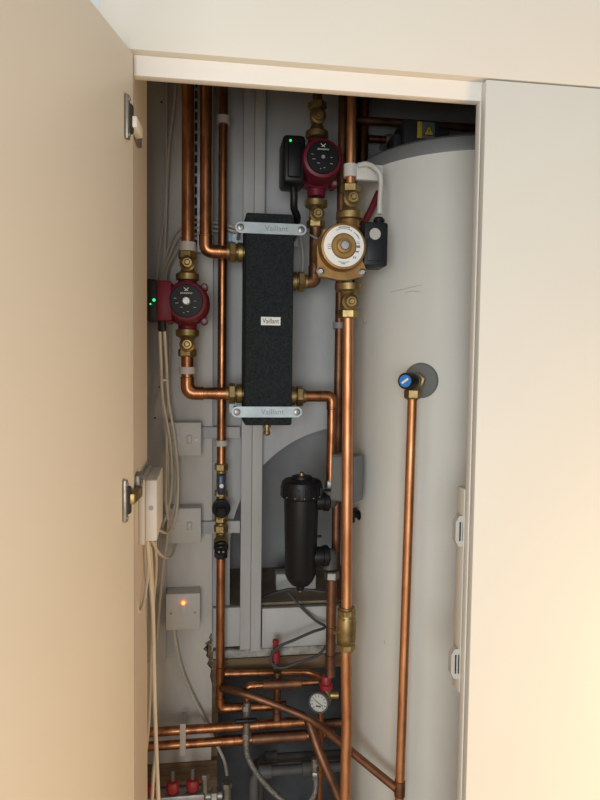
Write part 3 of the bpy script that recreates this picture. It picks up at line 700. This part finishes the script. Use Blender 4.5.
# ------------------------------------------------------------------ switches
def spur(label, x0, x1, y0, y1, kind):
    yf = YB-.048
    c_ = P((x0+x1)/2, (y0+y1)/2, yf); w_ = (x1-x0)*S(yf); h_ = (y1-y0)*S(yf)
    t = thing('fused_switch', label, 'switch', (c_.x, YB, c_.z-h_/2))
    MB().box((c_.x, YB-.0215, c_.z), (w_-.001, .043, h_-.001), .002).build('back_box', 'white', t)
    pl_ = MB().box((c_.x, YB-.0465, c_.z), (w_, .007, h_), .0025).build('face_plate', 'white', t)
    yy = YB-.050
    for q in (-1, 1):
        sc_ = MB().lathe((c_.x+q*w_*.35, yy, c_.z-.003), -Y, [(.0033, 0), (.0033, .001), (0, .0012)], 12).build('screw', 'nickel', t)
    if kind == 'switch':
        MB().box((c_.x+.012, yy-.001, c_.z), (.012, .003, .020), .001).build('rocker_surround', 'cliplt', pl_)
        MB().box((c_.x+.012, yy-.0025, c_.z), (.010, .004, .017), .001).build('rocker', 'white', pl_)
        MB().box((c_.x-.016, yy-.0005, c_.z), (.020, .0015, .022), .0005).build('fuse_holder', 'white', pl_)
    else:
        MB().box((c_.x+.001, yy-.001, c_.z+.004), (.016, .003, .030), .001).build('rocker', 'white', pl_)
        MB().lathe((c_.x+.001, yy-.002, c_.z+.023), -Y, [(.0042, 0), (.0042, .002), (.003, .003), (0, .003)], 14).build('neon_indicator', 'neon', pl_)
    return t
spur('pale switched spur behind the cables, topmost of the three switches', 168, 201, 422.5, 456, 'switch')
spur('pale switched spur beside the junction box, middle of the three switches', 168, 201, 508, 543.5, 'switch')
spur('pale square switch with a glowing orange-red neon light', 166, 200, 593, 630, 'neon')

# junction box on the side panel
ja = P(157.5, 510, .08); z0, z1 = P(150, 540, .08).z, P(150, 479, .08).z
jb = thing('junction_box', 'cream junction box fixed to the side panel by the lower hinge', 'junction box', (XL, .14, z0))
MB().bb((XL, .062, z0-.004), (XL+.010, .218, z1+.002), .002).build('base_plate', 'white', jb)
lid = MB().bb((XL+.010, .07, z0), (ja.x, .212, z1), .003).build('box_cover', 'white', jb)
MB().lathe(V(((XL+ja.x)/2+.005, .0705, (z0+z1)/2+.005)), -Y, [(.0045, 0), (.0045, .0008)], 14).build('cable_knockout', 'clipgrey', lid)
bpy.data.objects[lid.children[0].name].scale = (1, 1, 1)

# slotted metal upright between the two ceiling pipes
xs = P(198.5, 160, YB-.02).x
su = thing('slotted_upright', 'grey slotted metal shelf upright between the two ceiling pipes', 'shelf rail', (xs, YB, P(198, 252, YB).z))
zs0 = P(198, 252, YB-.02).z
MB().bb((xs-.011, YB-.016, zs0), (xs+.011, YB, ZT), .001).build('rail', 'galv', su)
zz = zs0+.012
while zz < 2.2:
    for q in (-1, 1):
        hh = random.choice((.018, .026, .034))
        MB().bb((xs+q*.006-.003, YB-.0168, zz), (xs+q*.006+.003, YB-.0155, zz+.018)).build('slot', 'dark', su)
    zz += .025

# ------------------------------------------------------------------ cables
def cable(label, pts, r=.0034, m='cable', group=None, name='cable'):
    return MB().tube([P(*q) for q in pts], r, smooth=True, seg=9).build(name, m, label=label, cat='cable', group=group)
cable('pale cable hanging from the ceiling beside the left pipe', [(179, 40, .53), (175, 100, .52), (169, 150, .52), (166, 220, .515), (164, 262, .52), (159.5, 296, .47)])
cable('thin pale cable rising close to the edge batten', [(167, 40, .53), (166.5, 130, .52), (166, 200, .515), (159.5, 250, .52), (156.5, 286, .505)], .0026)
for k, (dx, dy, lab) in enumerate(((0, 0, 'outermost pale cable arching behind the ceiling pipes'), (4, 6, 'middle pale cable arching behind the ceiling pipes'), (8, 12, 'innermost pale cable arching behind the ceiling pipes'))):
    cable(lab, [(244, 230+dy*.7, .535), (215, 222.5+dy*.7, .535), (193, 223+dy, .535), (178+dx*.5, 230+dy, .532-.004*k), (169+dx*.5, 246+dy, .525-.006*k), (164+dx*.5-1, 270, .505-.008*k), (161+dx*.5, 285, .455-.012*k)], .0033)
cable('pale cable from the left red pump looping low by the middle switch', [(159.8, 331, .385), (161, 360, .42), (163, 400, .46), (170, 440, .48), (172, 480, .475), (168, 510, .47), (160, 530, .42), (157, 524, .30)], .0034)
cable('second pale cable from the left red pump', [(164.5, 331, .385), (166.5, 365, .43), (168.5, 400, .46), (175, 440, .475), (178, 480, .47), (176, 515, .46), (168, 532, .42), (158, 530, .32)], .0034)
cable('pale cable hanging straight down behind the junction box', [(158.5, 300, .52), (159.5, 350, .52), (162, 400, .50), (167, 445, .485), (169, 490, .48), (167, 540, .48), (163, 566, .48), (160, 600, .50), (157, 640, .52)], .0034)
cable('pale cable curling from the bundle toward the topmost switch', [(170, 331, .53), (169, 380, .51), (167, 420, .49), (166.5, 460, .47), (166, 500, .46), (169, 520, .46), (175, 505, .47), (178, 470, .48), (174, 430, .49)], .0032)
t = MB().lathe(P(164, 381, .432), Z, [(.010, 0), (.011, 0), (.011, .004), (.010, .004), (.010, 0)], 16)
t.build('cable_tie', 'white', label='thin white tie round the cables under the left pump', cat='cable tie')
cable('pale cable from the box drooping to the middle switch', [(152, 541, .15), (158, 552, .25), (166, 558, .38), (172, 555, .48), (176, 543, .525)], .003)
cable('long pale cable hanging from the junction box past the lower pipes', [(147, 540, .12), (150, 575, .16), (153, 620, .2), (154, 680, .22), (156, 740, .22), (158, 790, .22), (160, 840, .22)], .0040)
cable('pale cable bending from the junction box to the door edge', [(149, 540, .16), (148, 570, .14), (144, 600, .10), (139, 612, .06), (135, 600, .03), (133.5, 588, .012)], .0030)
cable('slack pale cable low behind the hanging cable', [(155, 541, .2), (156, 570, .28), (153, 610, .34), (151, 660, .36), (149, 720, .36), (145, 760, .34), (141, 800, .32), (139, 830, .32)], .0034)
cable('second slack pale cable reaching the manifold', [(150, 541, .2), (153, 600, .26), (154, 650, .28), (155, 700, .28), (156, 745, .28), (153, 780, .27), (151, 830, .27)], .0036)
cable('pale flex from the neon switch down behind the level pipes', [(174, 629, .522), (176, 645, .525), (182, 670, .53), (192, 695, .53), (204, 718, .53), (216, 743, .54), (224, 760, .56), (227, 775, .56)], .0042)
cable('white cable from the bronze pump box up over the bracket', [(379.5, 214, .245), (380, 200, .245), (381, 185, .245), (380, 174, .245), (374, 167, .25), (366, 164, .26), (358, 165.5, .263)], .0052, 'white')
cable('thin grey wire behind the heat exchanger strap', [(298, 224, .50), (301, 240, .50), (303, 258, .50), (302, 275, .49)], .002, 'cliplt')
cable('thin pale wire from the strap toward the bronze pump', [(306, 233, .45), (314, 237, .40), (324, 242, .36), (330, 246, .34)], .0022, 'cliplt')
cable('dark cable lying in the arched recess', [(255, 600, .62), (272, 594, .60), (290, 589, .585), (310, 590, .575), (326, 592, .57)], .0032, 'greycable')
cable('dark grey cable looped round the red filling lever', [(288, 592, .54), (300, 606, .53), (315, 620, .52), (325, 627, .50), (312, 632, .49), (294, 640, .485), (280, 646, .485), (272, 654, .485), (272, 664, .48), (282, 668, .475), (300, 662, .475), (318, 655, .48), (327, 645, .49)], .0036, 'greycable')

# red lever
rl = thing('red_lever', 'small red plastic lever cap on the ledge', 'valve handle', P(276, 662, .50))
MB().lathe(P(275.5, 661, .50), Z, [(.0115, 0), (.0115, .024), (.0075, .027), (.0068, .044), (.008, .048), (.008, .054), (.005, .056)], 16).build('cap', 'redcap', rl)
MB().lathe(P(275.5, 668, .50), Z, [(.006, 0), (.006, .02)], 12).build('stem', 'nickel', rl)

# safety valve, gauge
sv = P(326, 690, .44)
t = thing('safety_valve', 'brass safety valve with a red cap below the filter pipe', 'valve', sv-Z*.02)
MB().lathe(sv-Z*.035, Z, [(.011, 0), (.014, .01), (.014, .03), (.010, .038), (.010, .046)], 18).build('body', 'brass', t)
MB().lathe(sv+Z*.004, Z, [(.0165, 0), (.0165, .012), (.012, .014), (.0125, .028), (.010, .032)], 20).build('cap', 'redcap', t)
MB().tube([sv-Z*.012, sv-Z*.012+X*.03-Y*.005], .009).build('side_port', 'brass', t)
g = P(318.5, 703, .415); gd = V((-.42, -.88, .12)).normalized()
t = thing('pressure_gauge', 'round pressure gauge with a white dial and black case', 'gauge', g-Z*.02)
MB().lathe(g+gd*-.022, gd, [(.012, 0), (.0225, .003), (.0245, .008), (.0245, .022), (.0235, .024), (.0215, .024), (.0215, .0205), (0, .0205)], 32).build('case', 'greypipe', t)
dl = MB().lathe(g+gd*-.0012, gd, [(.0205, 0), (.0205, .0008)], 32).build('dial', 'dialpaper', t)
_, gu, gv = frame(gd)
gx = -gu if gu.x < 0 else gu; gz = gv if gv.z > 0 else -gv
for k in range(11):
    a = math.radians(225-27*k); q = g+(gx*math.cos(a)+gz*math.sin(a))*.0165
    rm = Matrix((gx*math.cos(a)+gz*math.sin(a), gz*math.cos(a)-gx*math.sin(a), gd)).transposed()
    MB().box(q, (.005, .0012, .0006), 0, rm).build('tick_mark', 'ink', dl)
a = math.radians(150); rm = Matrix((gx*math.cos(a)+gz*math.sin(a), gz*math.cos(a)-gx*math.sin(a), gd)).transposed()
MB().box(g+gd*.0005, (.026, .0014, .0006), 0, rm).build('needle', 'ink', dl)
MB().box(g-gz*.008+gd*.0002, (.012, .003, .0006), 0, Matrix((gx, gz, gd)).transposed()).build('dial_print', 'ink', dl)
MB().tube([g-gd*.02, sv-Z*.025], .006).build('stem', 'brass', t)

# filling loop
fx = P(247, 715, .445)
t = thing('filling_valve', 'small nickel filling valve with a black tee handle', 'valve', P(246, 740, .445))
MB().cyl(P(247, 702, .445), P(246, 744, .445), .0085, 16).build('body', 'nickel', t)
for yy in (708, 736): MB().nut(P(246.5, yy, .445), Z, .0115, .014).build('nut', 'nickel', t)
MB().box(P(246, 721, .425), (.052, .010, .010), .003).build('handle', 'black', t)
MB().cyl(P(246, 721, .445), P(246, 721, .425), .004, 10).build('handle_stem', 'nickel', t)
def hose(label, pts): return MB().tube([P(*q) for q in pts], .0068, smooth=True, seg=12).build('braided_hose', 'braid', label=label, cat='hose')
hose('braided hose curving down from the black-handled filling valve', [(246, 744, .445), (248, 757, .44), (256, 772, .43), (270, 789, .42), (286, 803, .41), (300, 815, .41)])
hose('short braided hose hanging below the small isolating fitting', [(315, 776, .42), (316, 786, .415), (313, 797, .41), (305, 807, .41), (298, 815, .41)])
t = thing('hose_fitting', 'nickel isolating fitting at the top of the short braided hose', 'fitting', P(315, 778, .42))
MB().cyl(P(314.5, 758, .42), P(315, 779, .42), .0075, 14).build('body', 'nickel', t)
MB().nut(P(315, 764, .42), Z, .010, .010).build('nut', 'nickel', t); MB().nut(P(315, 774, .42), Z, .0105, .014).build('nut', 'nickel', t)

# grey plastic pipes low at the back
def gpipe(label, pts, r, extra=()):
    t = thing('waste_pipe', label, 'pipe', P(*pts[-1]))
    e_ = P(*pts[-1]); MB().tube([P(*q) for q in pts]+[V((e_.x, e_.y, 0.0))], r, .03).build('tube', 'greypipe', t)
    for c_, ax in extra: MB().lathe(V(P(*c_))-V(ax)*.018, ax, [(r, 0), (r+.005, .001), (r+.005, .035), (r, .036)], 18).build('socket', 'greypipe', t)
gpipe('upper grey plastic pipe with elbow low at the back', [(345, 754, .66), (260, 759, .66), (259, 776, .66)], .013, [((271, 758, .66), X), ((259, 768, .66), Z)])
gpipe('lower grey plastic pipe dropping to the floor at the back', [(345, 766, .59), (254, 772, .59), (253, 850, .59)], .013, [((265, 771, .59), X), ((308, 768, .59), X)])

# ------------------------------------------------------------------ manifold bottom left
Ym = .43
zb_m = P(175, 797, Ym).z
mn = thing('heating_manifold', 'steel heating manifold with red flow caps low by the side', 'manifold', (P(175, 797, Ym).x, Ym, zb_m-.02))
MB().box((P(172, 797, Ym).x, Ym, zb_m-.004), (66*S(Ym), .036, .034), .006).build('bar', 'steel', mn)
for k, (mx, my) in enumerate(((153.5, 788), (172.5, 785.5), (192.5, 783.5))):
    q = P(mx, my, Ym)
    cpn = MB().lathe(q-Z*.014, Z, [(.0135, 0), (.0155, .004), (.0155, .016), (.012, .024), (.006, .026)], 18).build('flow_cap', 'redcap', mn)
    MB().cyl(q+Z*.010, q+Z*.038, .005, 12).build('flow_stem', 'greypipe', cpn)
q = P(205, 790, Ym)
MB().cyl(q-Z*.02, q+Z*.032, .008, 14).build('air_vent', 'nickel', mn); MB().nut(q+Z*.034, Z, .010, .012).build('vent_cap', 'nickel', mn)
MB().cyl(P(206, 796, Ym), P(222, 795, Ym), .011, 16).build('end_tail', 'nickel', mn); MB().nut(P(214, 795, Ym), X, .0175, .016).build('end_nut', 'nickel', mn)
q = P(227, 790, Ym)
MB().cyl(q-Z*.04, q+Z*.014, .010, 16).build('end_valve', 'nickel', mn); MB().nut(q+Z*.012, Z, .0125, .012).build('end_valve_cap', 'nickel', mn)

# ------------------------------------------------------------------ small boxes on the tank, magnetic catches
p2, n2 = tank_hit(364, 477); 
n2 = V((-.62, -.78, 0)).normalized()
c2 = P(345, 478, .345)
tt = V((-n2.y, n2.x, 0)); tt = tt if tt.x > 0 else -tt
rm = Matrix((tt, n2, Z)).transposed()
t = thing('thermostat_cover', 'grey plastic thermostat cover on the side of the tank', 'thermostat', c2-Z*.055)
MB().box(c2-n2*.012, (.062, .05, .106), .006, rm).build('cover', 'greybox', t)
MB().box(c2+n2*.014, (.054, .003, .098), .003, rm).build('front_plate', 'greybox', t)
p3, n3 = tank_hit(359, 515)
t = thing('drain_cock', 'little black drain cock hanging on the tank side', 'valve', p3-Z*.02)
MB().lathe(p3-n3*.004, n3, [(.012, 0), (.012, .006), (.006, .008), (.006, .018)], 14).build('collar', 'black', t)
MB().lathe(p3+n3*.018-Z*.018, Z, [(.004, 0), (.008, .004), (.006, .012), (.010, .016), (.010, .026), (.006, .03)], 14).build('knob', 'black', t)
MB().box(p3+n3*.016+Z*.012, (.022, .006, .012), .002).build('wing', 'black', t)
# box with warning sign on top of the tank
q0, q1 = P(404, 118, .47), P(441, 118, .47)
t = thing('terminal_housing', 'dark grey electrical housing with a yellow warning sticker on the tank', 'electrical box', ((q0.x+q1.x)/2, .50, TZ1+.006))
hb = MB().bb((q0.x, .47, TZ1+.006), (q1.x, .56, q0.z), .008).build('housing', 'darkbox', t)
MB().bb((q1.x, .485, TZ1+.006), (q1.x+.03, .55, q0.z-.012), .006).build('side_housing', 'darkbox', t)
MB().bb((q0.x-.02, .485, TZ1+.006), (q0.x, .55, q0.z-.03), .006).build('side_housing', 'darkbox', t)
s0, s1 = P(417.5, 121.5, .4685), P(434.5, 139, .4685)
stk = MB().bb((s0.x, .4685, s1.z), (s1.x, .4697, s0.z)).build('warning_sticker', 'greybox', t)
MB().bb((s0.x, .4677, s1.z), (s0.x+.011, .4685, s0.z)).build('sticker_strip', 'yellow', stk)
tc_ = V(((s0.x+s1.x)/2+.007, .4683, (s0.z+s1.z)/2))
MB().prism([tc_+V((-.014, 0, -.012)), tc_+V((.014, 0, -.012)), tc_+V((0, 0, .013))], (0, -.0006, 0)).build('triangle_border', 'ink', stk)
MB().prism([tc_+V((-.011, -.0006, -.0102)), tc_+V((.011, -.0006, -.0102)), tc_+V((0, -.0006, .0098))], (0, -.0004, 0)).build('triangle', 'yellow', stk)
MB().prism([tc_+V(v_) for v_ in ((.0012, -.001, .005), (-.0025, -.001, -.002), (-.0002, -.001, -.002), (-.001, -.001, -.008), (.0028, -.001, .0), (.0004, -.001, .0))], (0, -.0003, 0)).build('bolt_symbol', 'ink', stk)
# red hose behind the bronze pump
MB().tube([P(362, 226, .33), P(370, 212, .33), P(379, 192, .33)], .0075, smooth=True).build('red_hose', 'red', label='short red hose behind the bronze pump box', cat='hose')

for lab, (mx, my) in (('upper white magnetic catch on the cupboard stile', (460.5, 530.5)), ('lower white magnetic catch on the cupboard stile', (456, 662.5))):
    c_ = P(mx, my, .028); hw_ = .0115; hh_ = .0275
    t = thing('magnetic_catch', lab, 'door catch', c_-Z*hh_)
    hexp = [(-hw_*.45, hh_), (hw_*.75, hh_), (hw_*1.15, hh_*.75), (hw_*1.15, -hh_*.75), (hw_*.75, -hh_), (-hw_*.45, -hh_), (-hw_, -hh_*.6), (-hw_, hh_*.6)]
    MB().prism([c_+V((a, -.006, b)) for a, b in hexp], (0, .014, 0)).build('housing', 'white', t)
    for a, ww in ((-.0035, .0022), (.003, .0036)):
        MB().box(c_+V((a, -.0066, 0)), (ww, .0016, .034)).build('magnet_slot', 'dark', t)
    MB().box(c_+V((.014, .004, 0)), (.016, .010, .030), .002).build('mounting_lug', 'white', t)

# timber offcut on the recess shelf
zsh = zl(607)-.002
MB().bb((P(276, 590, .66).x, .66, zsh), (P(316, 590, .66).x, .71, zsh+.045), .003).build('timber_block', 'board2', label='white painted timber block lying in the arched recess', cat='timber')
